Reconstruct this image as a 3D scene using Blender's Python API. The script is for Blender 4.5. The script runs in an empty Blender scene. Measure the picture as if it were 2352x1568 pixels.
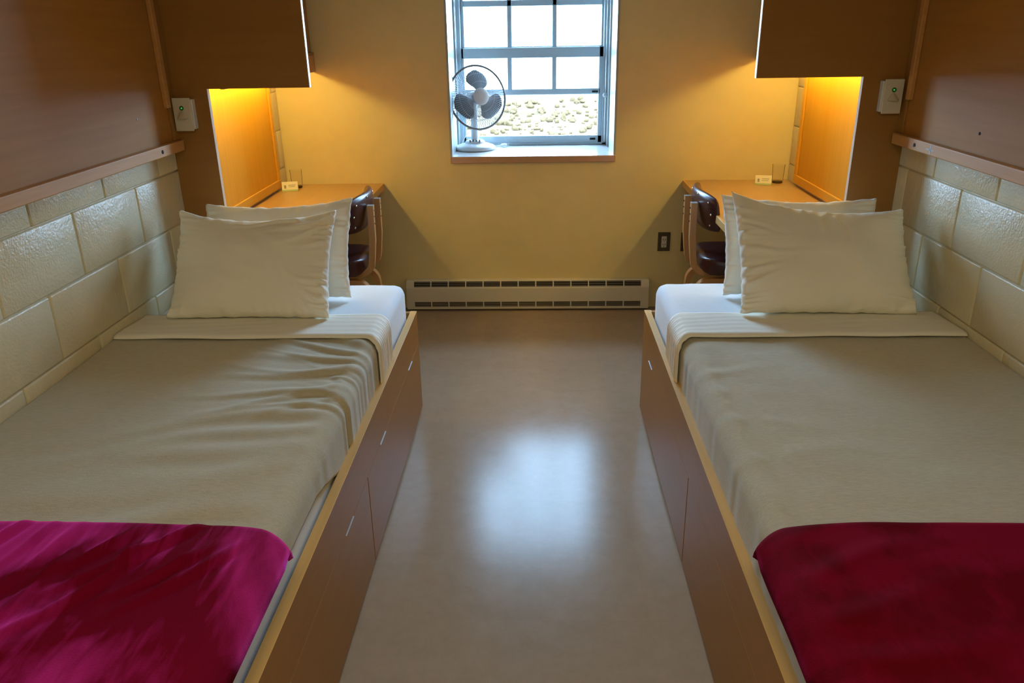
import bpy, bmesh, math, random
from mathutils import Vector, Matrix, noise

S = bpy.context.scene
COL = S.collection
PI = math.pi

# ------------------------------------------------------------------ camera
cam_d = bpy.data.cameras.new('camera')
cam = bpy.data.objects.new('camera', cam_d)
COL.objects.link(cam)
cam_d.sensor_width = 36.0
cam_d.lens = 27.48
cam_d.clip_start = 0.02
cr = Vector((0.99941422, 0.03038241, -0.01575213))
cu = Vector((0.0033323, 0.37169856, 0.9283475))
cf = Vector((-0.03406048, 0.92785618, -0.37137958))
cam.matrix_world = Matrix(((cr.x, cu.x, -cf.x, 0.0), (cr.y, cu.y, -cf.y, 0.0), (cr.z, cu.z, -cf.z, 1.5764), (0, 0, 0, 1)))
S.camera = cam

# ------------------------------------------------------------------ world, light, exposure
W = bpy.data.worlds.new('sky'); S.world = W
W.use_nodes = True
bg = W.node_tree.nodes['Background']
bg.inputs[0].default_value = (0.41, 0.68, 1.0, 1)
bg.inputs[1].default_value = 30.0
S.view_settings.view_transform = 'Standard'
S.view_settings.look = 'None'
S.view_settings.exposure = 0.62
S.view_settings.gamma = 1.0
S.view_settings.use_curve_mapping = False
S.cycles.use_denoising = True
S.cycles.max_bounces = 12
S.cycles.diffuse_bounces = 6
S.cycles.transparent_max_bounces = 24
S.cycles.sample_clamp_indirect = 8.0
# daylight portal in the window opening (guides sampling of the sky, gives no light itself)
pl = bpy.data.lights.new('window_daylight', 'AREA'); pl.shape = 'RECTANGLE'; pl.size = 1.0; pl.size_y = 1.36
pl.cycles.is_portal = True
po = bpy.data.objects.new('window_daylight', pl); COL.objects.link(po)
po.location = (-0.03, 5.05, 1.55); po.rotation_euler = (-PI / 2, 0, 0)
TUBE = 37.0          # strength of the fluorescent tubes over the desks
TUBE_COL = (1.0, 0.72, 0.18)
# soft fill light added behind the camera, stands in for unseen room lighting
cl = bpy.data.lights.new('fill_light', 'AREA'); cl.shape = 'DISK'; cl.size = 0.7; cl.energy = 15.5; cl.color = (1.0, 0.87, 0.58)
clo = bpy.data.objects.new('fill_light', cl); COL.objects.link(clo); clo.location = (0.0, -0.2, 2.40)

D = 4.50              # inner face of the window wall
XL, XR = -1.45, 1.41  # inner faces of the side walls
YB = -1.3             # wall behind the camera
ZC = 2.45

# ------------------------------------------------------------------ materials
def mat(name, col, rough=0.5, spec=0.5, metal=0.0):
    m = bpy.data.materials.new(name); m.use_nodes = True
    b = m.node_tree.nodes['Principled BSDF']
    b.inputs['Base Color'].default_value = (*col, 1)
    b.inputs['Roughness'].default_value = rough
    b.inputs['Specular IOR Level'].default_value = spec
    b.inputs['Metallic'].default_value = metal
    return m

def nodes(m):
    nt = m.node_tree
    return nt, nt.nodes, nt.links, nt.nodes['Principled BSDF']

def coords(m, scale=(1, 1, 1), rot=(0, 0, 0), loc=(0, 0, 0)):
    nt, N, L, b = nodes(m)
    tc = N.new('ShaderNodeTexCoord'); mp = N.new('ShaderNodeMapping')
    mp.inputs['Scale'].default_value = scale; mp.inputs['Rotation'].default_value = rot; mp.inputs['Location'].default_value = loc
    L.new(tc.outputs['Object'], mp.inputs[0])
    return mp.outputs[0]

def noise_col(m, c1, c2, scale, stretch=(1, 1, 1), detail=4, lo=0.35, hi=0.65, rough=0.6):
    nt, N, L, b = nodes(m)
    v = coords(m, stretch)
    n = N.new('ShaderNodeTexNoise'); n.inputs['Scale'].default_value = scale; n.inputs['Detail'].default_value = detail; n.inputs['Roughness'].default_value = rough
    L.new(v, n.inputs['Vector'])
    r = N.new('ShaderNodeValToRGB')
    r.color_ramp.elements[0].position = lo; r.color_ramp.elements[0].color = (*c1, 1)
    r.color_ramp.elements[1].position = hi; r.color_ramp.elements[1].color = (*c2, 1)
    L.new(n.outputs[0], r.inputs[0]); L.new(r.outputs[0], b.inputs['Base Color'])
    return n, r

def bump(m, scale, strength, dist=0.002, stretch=(1, 1, 1), detail=4):
    nt, N, L, b = nodes(m)
    v = coords(m, stretch)
    n = N.new('ShaderNodeTexNoise'); n.inputs['Scale'].default_value = scale; n.inputs['Detail'].default_value = detail
    L.new(v, n.inputs['Vector'])
    bm_ = N.new('ShaderNodeBump'); bm_.inputs['Strength'].default_value = strength; bm_.inputs['Distance'].default_value = dist
    L.new(n.outputs[0], bm_.inputs['Height'])
    prev = b.inputs['Normal'].links
    if prev:
        L.new(prev[0].from_socket, bm_.inputs['Normal'])
    L.new(bm_.outputs[0], b.inputs['Normal'])

def wood(name, c1, c2, axis, rough=0.35, spec=0.5, s=1.0):
    m = mat(name, c1, rough, spec)
    st = {'x': (0.6, 14, 14), 'y': (14, 0.6, 14), 'z': (14, 14, 0.6)}[axis]
    noise_col(m, c1, c2, 3.2 * s, st, 5, 0.3, 0.72)
    bump(m, 60, 0.05, 0.001, st)
    return m

M = {}
M['plaster'] = mat('plaster_wall_paint', (0.70, 0.60, 0.36), 0.38, 0.35)
noise_col(M['plaster'], (0.70, 0.59, 0.30), (0.75, 0.64, 0.335), 3.0)
bump(M['plaster'], 90, 0.12, 0.002)
M['block'] = mat('block_wall_paint', (0.66, 0.62, 0.46), 0.27, 0.45)
noise_col(M['block'], (0.65, 0.59, 0.39), (0.71, 0.65, 0.45), 5.0)
bump(M['block'], 130, 0.55, 0.003, detail=6)
bump(M['block'], 34, 0.35, 0.004, detail=2)
M['ceiling'] = mat('ceiling_paint', (0.72, 0.70, 0.62), 0.8, 0.2)
# mottled sheet flooring with faint tile joints
M['floor'] = mat('vinyl_floor', (0.34, 0.25, 0.16), 0.24, 0.125)
def _floor():
    m = M['floor']; nt, N, L, b = nodes(m)
    n, r = noise_col(m, (0.325, 0.245, 0.172), (0.385, 0.295, 0.215), 14.0, (1, 1, 1), 8, 0.3, 0.7, 0.8)
    v = coords(m, loc=(0.30, 0.045, 0))
    br = N.new('ShaderNodeTexBrick'); br.offset = 0.0
    br.inputs['Scale'].default_value = 1.0; br.inputs['Brick Width'].default_value = 0.305; br.inputs['Row Height'].default_value = 0.305
    br.inputs['Mortar Size'].default_value = 0.0012; br.inputs['Mortar Smooth'].default_value = 0.3; br.inputs['Bias'].default_value = 0.0
    br.inputs['Color1'].default_value = (1, 1, 1, 1); br.inputs['Color2'].default_value = (0.95, 0.95, 0.94, 1); br.inputs['Mortar'].default_value = (0.94, 0.935, 0.925, 1)
    L.new(v, br.inputs['Vector'])
    mx = N.new('ShaderNodeMix'); mx.data_type = 'RGBA'; mx.blend_type = 'MULTIPLY'; mx.inputs[0].default_value = 0.9
    L.new(r.outputs[0], mx.inputs[6]); L.new(br.outputs['Color'], mx.inputs[7]); L.new(mx.outputs[2], b.inputs['Base Color'])
    bump(m, 6, 0.05, 0.004, detail=2)
    n2 = N.new('ShaderNodeTexNoise'); n2.inputs['Scale'].default_value = 14; L.new(coords(m), n2.inputs['Vector'])
    mr = N.new('ShaderNodeMapRange'); mr.inputs[3].default_value = 0.16; mr.inputs[4].default_value = 0.23
    L.new(n2.outputs[0], mr.inputs[0]); L.new(mr.outputs[0], b.inputs['Roughness'])
_floor()
WA, WB = (0.315, 0.150, 0.034), (0.345, 0.168, 0.041)
M['wood_y'] = wood('lacquered_birch_lengthwise', WA, WB, 'y', 0.36, 0.16)
M['wood_z'] = wood('lacquered_birch_upright', WA, WB, 'z', 0.33, 0.3)
M['wood_x'] = wood('lacquered_birch_crosswise', WA, WB, 'x', 0.33, 0.3)
M['panel'] = wood('lacquered_wall_panel', (0.37, 0.175, 0.040), (0.42, 0.205, 0.052), 'y', 0.48, 0.10)
M['rail'] = wood('light_birch_edge', (0.55, 0.31, 0.08), (0.65, 0.39, 0.12), 'y', 0.36)
M['board'] = wood('backing_board_wood', (0.62, 0.315, 0.022), (0.67, 0.35, 0.030), 'z', 0.5, 0.1)
M['boardtrim'] = wood('backing_board_strip', (0.64, 0.33, 0.03), (0.70, 0.37, 0.04), 'y', 0.45, 0.15)
M['trim'] = wood('rail_wood', (0.50, 0.25, 0.08), (0.58, 0.31, 0.11), 'y', 0.42, 0.2)
M['edge'] = mat('panel_edge_sheen', (0.70, 0.58, 0.46), 0.25, 0.6)  # window reflection on the varnished edge put into its pale base colour
M['desk'] = wood('desk_laminate', (0.45, 0.27, 0.10), (0.50, 0.31, 0.12), 'y', 0.30)
M['chairwood'] = wood('bent_chair_wood', (0.48, 0.24, 0.08), (0.58, 0.31, 0.12), 'z', 0.32)
M['leather'] = mat('burgundy_vinyl', (0.045, 0.012, 0.014), 0.30, 0.55)
bump(M['leather'], 160, 0.15, 0.001)
M['stud'] = mat('nickel_stud', (0.75, 0.75, 0.75), 0.2, 0.5, 1.0)
M['steel'] = mat('brushed_metal', (0.42, 0.41, 0.40), 0.6, 0.4, 0.6)
M['dark'] = mat('dark_gap', (0.012, 0.010, 0.009), 0.7, 0.2)
M['sheet'] = mat('white_cotton', (0.74, 0.82, 0.90), 0.85, 0.15)
M['sheet'].node_tree.nodes['Principled BSDF'].inputs['Sheen Weight'].default_value = 0.15
bump(M['sheet'], 14, 0.25, 0.006, detail=5)
M['pillow'] = mat('ivory_pillowcase', (0.88, 0.86, 0.75), 0.85, 0.15)
bump(M['pillow'], 16, 0.25, 0.006, detail=5)
M['fold'] = mat('cream_top_sheet', (0.85, 0.83, 0.73), 0.85, 0.15)
bump(M['fold'], 16, 0.2, 0.005, detail=4)
M['wool'] = mat('beige_wool', (0.50, 0.43, 0.31), 0.95, 0.05)
noise_col(M['wool'], (0.430, 0.400, 0.295), (0.515, 0.480, 0.360), 150, (0.30, 1.3, 1.0), 6, 0.3, 0.7)
bump(M['wool'], 420, 0.35, 0.002, (0.4, 1, 1))
M['wool'].node_tree.nodes['Principled BSDF'].inputs['Sheen Weight'].default_value = 0.25
def velvet(name, base, nap_highlight, sheen, lo, hi, scale, stretch):
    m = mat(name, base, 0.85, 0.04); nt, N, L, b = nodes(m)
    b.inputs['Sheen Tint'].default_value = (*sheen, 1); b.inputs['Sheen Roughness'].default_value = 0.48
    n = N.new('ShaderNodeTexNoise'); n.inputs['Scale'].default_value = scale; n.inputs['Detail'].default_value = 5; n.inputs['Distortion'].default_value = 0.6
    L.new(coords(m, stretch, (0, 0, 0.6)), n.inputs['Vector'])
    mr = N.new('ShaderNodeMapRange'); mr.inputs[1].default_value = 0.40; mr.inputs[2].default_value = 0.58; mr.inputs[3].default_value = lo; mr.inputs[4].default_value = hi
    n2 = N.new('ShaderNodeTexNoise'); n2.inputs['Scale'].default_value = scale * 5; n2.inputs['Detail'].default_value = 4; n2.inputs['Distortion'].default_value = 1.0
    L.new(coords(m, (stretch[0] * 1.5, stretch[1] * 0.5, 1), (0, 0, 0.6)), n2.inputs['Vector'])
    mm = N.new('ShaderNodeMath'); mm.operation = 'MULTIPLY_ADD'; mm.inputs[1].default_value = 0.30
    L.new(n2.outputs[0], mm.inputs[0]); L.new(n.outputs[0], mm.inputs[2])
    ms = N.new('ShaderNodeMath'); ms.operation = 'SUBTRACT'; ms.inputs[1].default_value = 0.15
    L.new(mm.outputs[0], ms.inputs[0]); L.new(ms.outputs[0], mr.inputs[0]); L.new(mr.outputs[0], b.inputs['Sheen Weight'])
    nc = N.new('ShaderNodeMix'); nc.data_type = 'RGBA'; nc.inputs[6].default_value = (*base, 1); nc.inputs[7].default_value = (*nap_highlight, 1)  # nap patches, with the velvet's bright highlight painted into the base colour
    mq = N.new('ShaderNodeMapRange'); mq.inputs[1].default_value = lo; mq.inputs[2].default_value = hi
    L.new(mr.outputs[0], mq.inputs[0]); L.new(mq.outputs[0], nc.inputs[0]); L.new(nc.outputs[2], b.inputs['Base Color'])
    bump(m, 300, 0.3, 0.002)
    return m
M['velvet_l'] = velvet('crimson_velvet_nap_highlight', (0.15, 0.001, 0.016), (0.36, 0.010, 0.13), (1.0, 0.08, 0.52), 0.0, 1.0, 2.4, (1.6, 0.9, 1))
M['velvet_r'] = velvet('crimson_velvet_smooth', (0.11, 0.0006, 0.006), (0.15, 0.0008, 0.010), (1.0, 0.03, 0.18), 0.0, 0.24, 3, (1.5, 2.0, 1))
M['white'] = mat('white_window_paint', (0.36, 0.40, 0.40), 0.35, 0.5)
M['alu'] = mat('aluminium_sash', (0.37, 0.45, 0.49), 0.40, 0.4, 0.1)
M['sill'] = wood('window_sill_wood', (0.46, 0.27, 0.15), (0.52, 0.31, 0.18), 'x', 0.20, 0.7)
M['silltop'] = mat('pale_sill_laminate', (0.50, 0.48, 0.46), 0.12, 0.8)
M['metalpaint'] = mat('putty_metal_paint', (0.66, 0.62, 0.50), 0.38, 0.5)
M['plastic'] = mat('white_plastic', (0.62, 0.64, 0.65), 0.35, 0.5)
M['ivory'] = mat('ivory_plastic', (0.64, 0.60, 0.51), 0.40, 0.5)
M['greyblade'] = mat('grey_fan_blade', (0.15, 0.16, 0.165), 0.35, 0.4)
M['rim'] = mat('grey_cage_rim', (0.17, 0.16, 0.15), 0.4, 0.3)
M['wire'] = mat('cage_wire', (0.40, 0.41, 0.42), 0.4, 0.4, 0.2)
M['hub'] = mat('fan_badge_grey', (0.58, 0.57, 0.55), 0.4, 0.5)
M['plate'] = mat('bronze_outlet_plate', (0.085, 0.07, 0.045), 0.35, 0.5, 0.3)
M['green'] = mat('green_indicator', (0.01, 0.11, 0.02), 0.3, 0.5)
M['greencore'] = mat('green_indicator_core', (0.1, 0.45, 0.14), 0.3, 0.5)
M['greencore'].node_tree.nodes['Principled BSDF'].inputs['Emission Color'].default_value = (0.1, 0.9, 0.2, 1)
M['greencore'].node_tree.nodes['Principled BSDF'].inputs['Emission Strength'].default_value = 0.25
M['card'] = mat('printed_card', (0.78, 0.74, 0.55), 0.6, 0.3)
M['cardgreen'] = mat('card_green_band', (0.42, 0.55, 0.22), 0.6, 0.3)
M['cardink'] = mat('card_ink', (0.30, 0.30, 0.20), 0.6, 0.3)
M['tube'] = bpy.data.materials.new('lit_fluorescent_tube'); M['tube'].use_nodes = True
_nt = M['tube'].node_tree; _nt.nodes.clear()
_e = _nt.nodes.new('ShaderNodeEmission'); _o = _nt.nodes.new('ShaderNodeOutputMaterial')
_e.inputs[0].default_value = (*TUBE_COL, 1); _e.inputs[1].default_value = TUBE; _nt.links.new(_e.outputs[0], _o.inputs[0])
def thin_glass(name, tint, refl, edge=False):
    m = bpy.data.materials.new(name); m.use_nodes = True; nt = m.node_tree; N, L = nt.nodes, nt.links; N.clear()
    t = N.new('ShaderNodeBsdfTransparent'); t.inputs[0].default_value = (*tint, 1)
    g = N.new('ShaderNodeBsdfGlossy'); g.inputs['Roughness'].default_value = 0.03
    lw = N.new('ShaderNodeLayerWeight'); lw.inputs[0].default_value = refl
    mx = N.new('ShaderNodeMixShader'); o = N.new('ShaderNodeOutputMaterial')
    L.new(lw.outputs['Facing' if edge else 'Fresnel'], mx.inputs[0]); L.new(t.outputs[0], mx.inputs[1]); L.new(g.outputs[0], mx.inputs[2]); L.new(mx.outputs[0], o.inputs[0])
    return m
M['pane'] = thin_glass('window_glass', (0.98, 0.98, 0.98), 0.12)
M['tumbler'] = thin_glass('tumbler_glass', (0.985, 0.98, 0.975), 0.05)
M['hill'] = mat('dry_hillside', (0.1, 0.1, 0.07), 0.95, 0.0)
noise_col(M['hill'], (0.056, 0.038, 0.021), (0.088, 0.057, 0.034), 2.6, (1, 0.45, 1), 8, 0.40, 0.58, 0.75)
M['brush'] = mat('pale_brush', (0.10, 0.105, 0.06), 0.95, 0.0)
noise_col(M['brush'], (0.054, 0.035, 0.017), (0.092, 0.058, 0.030), 7, (1, 1, 1), 6)

# ------------------------------------------------------------------ mesh helpers
def bm_box(bm, x0, x1, y0, y1, z0, z1, bev=0.0, seg=1):
    vs = [bm.verts.new((x, y, z)) for x in (x0, x1) for y in (y0, y1) for z in (z0, z1)]
    fs = []
    for f in ((0, 1, 3, 2), (4, 6, 7, 5), (0, 4, 5, 1), (2, 3, 7, 6), (0, 2, 6, 4), (1, 5, 7, 3)):
        fs.append(bm.faces.new([vs[i] for i in f]))
    if bev > 0:
        es = list({e for f in fs for e in f.edges})
        bmesh.ops.bevel(bm, geom=es, offset=bev, segments=seg, profile=0.5, affect='EDGES', clamp_overlap=True)

def bm_tube(bm, pts, r, n=8, cap=True, rs=None):
    pts = [Vector(p) for p in pts]
    rings = []
    t0 = (pts[1] - pts[0]).normalized()
    a = Vector((0, 0, 1)) if abs(t0.z) < 0.9 else Vector((1, 0, 0))
    nrm = t0.cross(a).normalized()
    for i, p in enumerate(pts):
        t = (pts[min(i + 1, len(pts) - 1)] - pts[max(i - 1, 0)]).normalized()
        nrm = (nrm - t * nrm.dot(t)).normalized()
        b = t.cross(nrm)
        rr = rs[i] if rs else r
        rings.append([bm.verts.new(p + (nrm * math.cos(2 * PI * k / n) + b * math.sin(2 * PI * k / n)) * rr) for k in range(n)])
    for i in range(len(rings) - 1):
        for k in range(n):
            bm.faces.new((rings[i][k], rings[i][(k + 1) % n], rings[i + 1][(k + 1) % n], rings[i + 1][k]))
    if cap:
        bm.faces.new(rings[0][::-1]); bm.faces.new(rings[-1])

def bm_ring(bm, c, r, tr, ax_u, ax_v, n=48, m=6):
    """closed torus around c in the plane of ax_u, ax_v"""
    w = ax_u.cross(ax_v)
    R_ = []
    for i in range(n):
        a = 2 * PI * i / n
        d = ax_u * math.cos(a) + ax_v * math.sin(a)
        R_.append([bm.verts.new(c + d * (r + tr * math.cos(2 * PI * k / m)) + w * tr * math.sin(2 * PI * k / m)) for k in range(m)])
    for i in range(n):
        for k in range(m):
            bm.faces.new((R_[i][k], R_[(i + 1) % n][k], R_[(i + 1) % n][(k + 1) % m], R_[i][(k + 1) % m]))

def bm_lathe(bm, prof, c, n=40, sx=1.0, sy=1.0, mx=None):
    rings = []
    for r, z in prof:
        ring = []
        for k in range(n):
            a = 2 * PI * k / n
            v = Vector((r * math.cos(a) * sx, r * math.sin(a) * sy, z))
            if mx: v = mx @ v
            ring.append(bm.verts.new(v + Vector(c)))
        rings.append(ring)
    for i in range(len(rings) - 1):
        for k in range(n):
            bm.faces.new((rings[i][k], rings[i][(k + 1) % n], rings[i + 1][(k + 1) % n], rings[i + 1][k]))
    bm.faces.new(rings[0][::-1]); bm.faces.new(rings[-1])

def bm_prism(bm, poly, axis, a0, a1):
    """poly: 2D points; extruded along axis from a0 to a1"""
    def P(p, a):
        return {'x': (a, p[0], p[1]), 'y': (p[0], a, p[1]), 'z': (p[0], p[1], a)}[axis]
    A = [bm.verts.new(P(p, a0)) for p in poly]; B = [bm.verts.new(P(p, a1)) for p in poly]
    n = len(poly)
    for i in range(n):
        bm.faces.new((A[i], A[(i + 1) % n], B[(i + 1) % n], B[i]))
    bm.faces.new(A[::-1]); bm.faces.new(B)

def bm_grid(bm, nu, nv, f):
    V = [[bm.verts.new(f(i / (nu - 1), j / (nv - 1))) for j in range(nv)] for i in range(nu)]
    for i in range(nu - 1):
        for j in range(nv - 1):
            bm.faces.new((V[i][j], V[i + 1][j], V[i + 1][j + 1], V[i][j + 1]))
    return V

def obj(name, bm, m, parent=None, smooth=False, sharp=None):
    bmesh.ops.recalc_face_normals(bm, faces=bm.faces)
    me = bpy.data.meshes.new(name); bm.to_mesh(me); bm.free()
    if smooth:
        for p in me.polygons: p.use_smooth = True
        if sharp is not None: me.set_sharp_from_angle(angle=math.radians(sharp))
    me.materials.append(m)
    o = bpy.data.objects.new(name, me); COL.objects.link(o)
    if parent:
        o.parent = parent
        r = parent
        off = Vector(r.location)
        while r.parent: r = r.parent; off += Vector(r.location)
        o.location = -off if parent.type == 'EMPTY' else Vector((0, 0, 0))
    return o

def box(name, d, m, parent=None, bev=0.0, seg=2):
    bm = bmesh.new(); bm_box(bm, *d, bev=bev, seg=seg)
    return obj(name, bm, m, parent)

def thing(name, label, cat, loc=(0, 0, 0), group=None):
    o = bpy.data.objects.new(name, None); COL.objects.link(o); o.location = loc; o.empty_display_size = 0.1
    o['label'] = label; o['category'] = cat; o['kind'] = 'thing'
    if group: o['group'] = group
    return o

def tag(o, label, cat, group=None):
    o['label'] = label; o['category'] = cat; o['kind'] = 'thing'
    if group: o['group'] = group
    return o

def structure(o):
    o['kind'] = 'structure'; return o

def sgnbox(s, xa, xb):
    """x interval mirrored for the right side (s=+1) from |x| values"""
    return (min(s * xa, s * xb), max(s * xa, s * xb))

# ------------------------------------------------------------------ room shell
structure(box('floor', (XL - 0.2, XR + 0.2, YB - 0.2, D + 0.05, -0.1, 0.0), M['floor']))
structure(box('ceiling', (XL - 0.2, XR + 0.2, YB - 0.2, D + 0.6, ZC, ZC + 0.1), M['ceiling']))
structure(box('wall_front', (XL - 0.2, XR + 0.2, YB - 0.2, YB, 0.0, ZC), M['plaster']))
OX0, OX1, OZ0, OZ1 = -0.497, 0.436, 0.907, 2.20    # window opening
WY = 4.96                                          # plane of the sashes
bm = bmesh.new()
bm_box(bm, XL - 0.2, OX0, D, 5.0, 0, ZC); bm_box(bm, OX1, XR + 0.2, D, 5.0, 0, ZC)
bm_box(bm, OX0, OX1, D, 5.0, 0, OZ0 - 0.036); bm_box(bm, OX0, OX1, D, 5.0, OZ1, ZC)
structure(obj('wall_back', bm, M['plaster']))

BH, BL = 0.2055, 0.411
def block_wall(name, x, s, z1, vj):
    """painted concrete block wall, inner face at x; s = -1 left, +1 right; z1 = one bed joint, vj = a head joint of the course above z1"""
    bm = bmesh.new()
    bm_box(bm, *sorted((x + s * 0.008, x + s * 0.2)), YB, D, 0, ZC)
    k0 = -int(z1 / BH) - 1
    for k in range(k0, 9):
        za, zb = z1 + k * BH, z1 + (k + 1) * BH
        za, zb = max(za, 0), min(zb, ZC)
        if zb - za < 0.02: continue
        off = vj + (0 if k % 2 == 0 else BL / 2)
        j0 = math.floor((YB - off) / BL)
        y = off + j0 * BL
        while y < D:
            ya, yb = max(y, YB), min(y + BL, D)
            if yb - ya > 0.03:
                g = 0.0016
                bm_box(bm, *sorted((x, x + s * 0.02)), ya + g, yb - g, za + g, zb - g, bev=0.0065, seg=3)
            y += BL
    return structure(obj(name, bm, M['block'], smooth=True, sharp=50))
block_wall('wall_left', XL, -1, 1.0675, 2.57)
block_wall('wall_right', XR, 1, 1.0555, 2.649 + BL / 2)

# ------------------------------------------------------------------ window
win = thing('window_1', '', 'window', (-0.03, WY, OZ0)); del win['label']; del win['category']; win['kind'] = 'structure'
bm = bmesh.new()   # white lining of the deep opening
for x0, x1 in ((OX0, OX0 + 0.012), (OX1 - 0.012, OX1)):
    bm_box(bm, x0, x1, D - 0.004, WY + 0.03, OZ0, OZ1)
bm_box(bm, OX0, OX1, D - 0.004, WY + 0.03, OZ1 - 0.012, OZ1)
for x0, x1 in ((OX0 + 0.012, OX0 + 0.022), (OX1 - 0.022, OX1 - 0.012)):
    bm_box(bm, x0, x1, WY - 0.14, WY - 0.125, OZ0, OZ1 - 0.012)
    bm_box(bm, x0, x1, WY - 0.09, WY - 0.075, OZ0, OZ1 - 0.012)
obj('jamb_lining', bm, M['white'], win)
bm = bmesh.new(); bm_box(bm, OX0 + 0.001, OX1 - 0.001, D - 0.018, WY + 0.03, OZ0 - 0.036, OZ0, bev=0.003, seg=2)
sl = obj('window_sill', bm, M['sill'], win)
box('sill_top', (OX0 + 0.013, OX1 - 0.013, D - 0.014, WY - 0.03, OZ0, OZ0 + 0.0008), M['silltop'], sl)
def bars(lst, y0, y1, bev=0.003):
    bm = bmesh.new()
    for x0, x1, z0, z1 in lst: bm_box(bm, x0, x1, y0, y1, z0, z1, bev=bev, seg=1)
    return bm
fx0, fx1 = OX0 + 0.012, OX1 - 0.012
obj('window_frame', bars([(fx0, fx0 + 0.030, OZ0, OZ1 - 0.012), (fx1 - 0.036, fx1, OZ0, OZ1 - 0.012), (fx0, fx1, OZ0, OZ0 + 0.014), (fx0, fx1, OZ1 - 0.05, OZ1 - 0.012)], WY - 0.035, WY + 0.04), M['alu'], win)
gx0, gx1 = -0.436, 0.376
up = obj('upper_sash', bars([(fx0 + 0.028, gx0, 1.43, 2.16), (gx1, fx1 - 0.034, 1.43, 2.16), (gx0, gx1, 1.445, 1.478), (gx0, gx1, 2.12, 2.16),
                             (gx0, gx1, 1.698, 1.732), (gx0, gx1, 1.93, 1.955), (-0.180, -0.153, 1.47, 2.13), (0.087, 0.113, 1.47, 2.13)], WY + 0.008, WY + 0.034), M['alu'], win)
obj('upper_pane', bars([(gx0, gx1, 1.47, 2.13)], WY + 0.019, WY + 0.022, 0), M['pane'], up)
lo = obj('lower_sash', bars([(fx0 + 0.028, gx0 - 0.004, OZ0 + 0.012, 1.472), (gx1 - 0.012, fx1 - 0.034, OZ0 + 0.012, 1.472), (gx0 - 0.02, gx1 + 0.02, 1.413, 1.472),
                             (gx0 - 0.02, gx1 + 0.02, OZ0 + 0.012, 0.963), (gx0 - 0.02, gx1, 1.204, 1.237), (-0.181, -0.154, 1.23, 1.42), (0.085, 0.112, 1.23, 1.42)], WY - 0.028, WY + 0.004), M['alu'], win)
obj('lower_pane', bars([(gx0 - 0.01, gx1, 0.955, 1.42)], WY - 0.014, WY - 0.011, 0), M['pane'], lo)
obj('sash_latch', bars([(0.318, 0.352, 0.936, 0.947), (0.325, 0.362, 1.213, 1.224)], WY - 0.036, WY - 0.028), M['dark'], lo)
bm = bmesh.new()   # slim white operating rod with a knob beside the right jamb
bm_tube(bm, [(0.405, WY - 0.07, 0.93), (0.405, WY - 0.07, 2.15)], 0.005, 8)
for c, r in (((0.402, WY - 0.078, 1.20), 0.016),):
    bm_lathe(bm, [(0.001, -r), (r * 0.7, -r * 0.7), (r, 0), (r * 0.7, r * 0.7), (0.001, r)], c, 14)
obj('operating_rod', bm, M['white'], win, True, 40)

# ------------------------------------------------------------------ outside
bm = bmesh.new()
def hill(u, v):
    x = -22 + 44 * u; y = 9 + 36 * v
    z = -3.0 + 2.1 * min(1, v * 1.6) ** 0.9 - 2.2 * max(0, v - 0.62) + 0.35 * noise.noise(Vector((x * 0.12, y * 0.12, 3))) + 0.16 * noise.noise(Vector((x * 0.7, y * 0.7, 1)))
    return Vector((x, y, z))
bm_grid(bm, 90, 70, hill)
structure(obj('ground', bm, M['hill'], None, True))
bm = bmesh.new()
rnd = random.Random(5)
for i in range(2600):
    u, v = rnd.random(), rnd.random() ** 0.8 * 0.62
    u = 0.5 + (u - 0.5) * (0.25 + 0.6 * v)
    c = hill(u, v); r = rnd.uniform(0.03, 0.12)
    mx = Matrix.Translation(c + Vector((0, 0, r * 0.4))) @ Matrix.Diagonal((1, 1, rnd.uniform(0.6, 1.3), 1))
    res = bmesh.ops.create_icosphere(bm, subdivisions=2 if r > 0.09 else 1, radius=r, matrix=mx)
    for w in res['verts']:
        d = (w.co - c)
        w.co += d * 0.55 * noise.noise(w.co * 11.0 + Vector((i, 0, 0)))
o = obj('hillside_brush', bm, M['brush'], None, True)
tag(o, 'pale dry brush covering the hillside seen through the window', 'brush'); o['kind'] = 'stuff'

# ------------------------------------------------------------------ baseboard heater under the window
rx0, rx1, ry, rt = -0.792, 0.655, 4.435, 0.186
h = thing('baseboard_heater', 'long putty-painted metal baseboard heater under the window', 'heater', (-0.07, D, 0.0))
bm = bmesh.new()
bm_prism(bm, [(D - 0.001, 0.012), (ry, 0.012), (ry, 0.145), (ry + 0.022, rt), (D - 0.001, rt)], 'x', rx0, rx1)
bmesh.ops.bevel(bm, geom=bm.edges[:], offset=0.0025, segments=2, affect='EDGES')
obj('heater_cover', bm, M['metalpaint'], h)
nrm = Vector((0, -(rt - 0.145), 0.022)).normalized()
def grille(z0, z1, sloped, nm):
    bmd, bml = bmesh.new(), bmesh.new()
    n = 13; a0, a1 = rx0 + 0.045, rx1 - 0.045; w = (a1 - a0) / n
    for i in range(n):
        xa, xb = a0 + i * w + 0.0035, a0 + (i + 1) * w - 0.0035
        def yz(t, out):
            if sloped:
                p = Vector((0, ry, 0.145)).lerp(Vector((0, ry + 0.022, rt)), t) + nrm * out
                return p.y, p.z
            return ry - out, z0 + (z1 - z0) * t
        def strip(bmx, t0, t1, o0, o1):
            q = [yz(t0, o0), yz(t1, o0), yz(t1, o1), yz(t0, o1)]
            bm_prism(bmx, q, 'x', xa, xb)
        strip(bmd, 0.16, 0.86, -0.001, 0.0006)
        for k in range(3 if sloped else 4):
            t = 0.26 + k * (0.46 / (2 if sloped else 3))
            strip(bml, t, t + 0.022, -0.001, 0.0022)
    d = obj(nm, bmd, M['dark'], h)
    obj('louvre', bml, M['metalpaint'], d)
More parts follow.
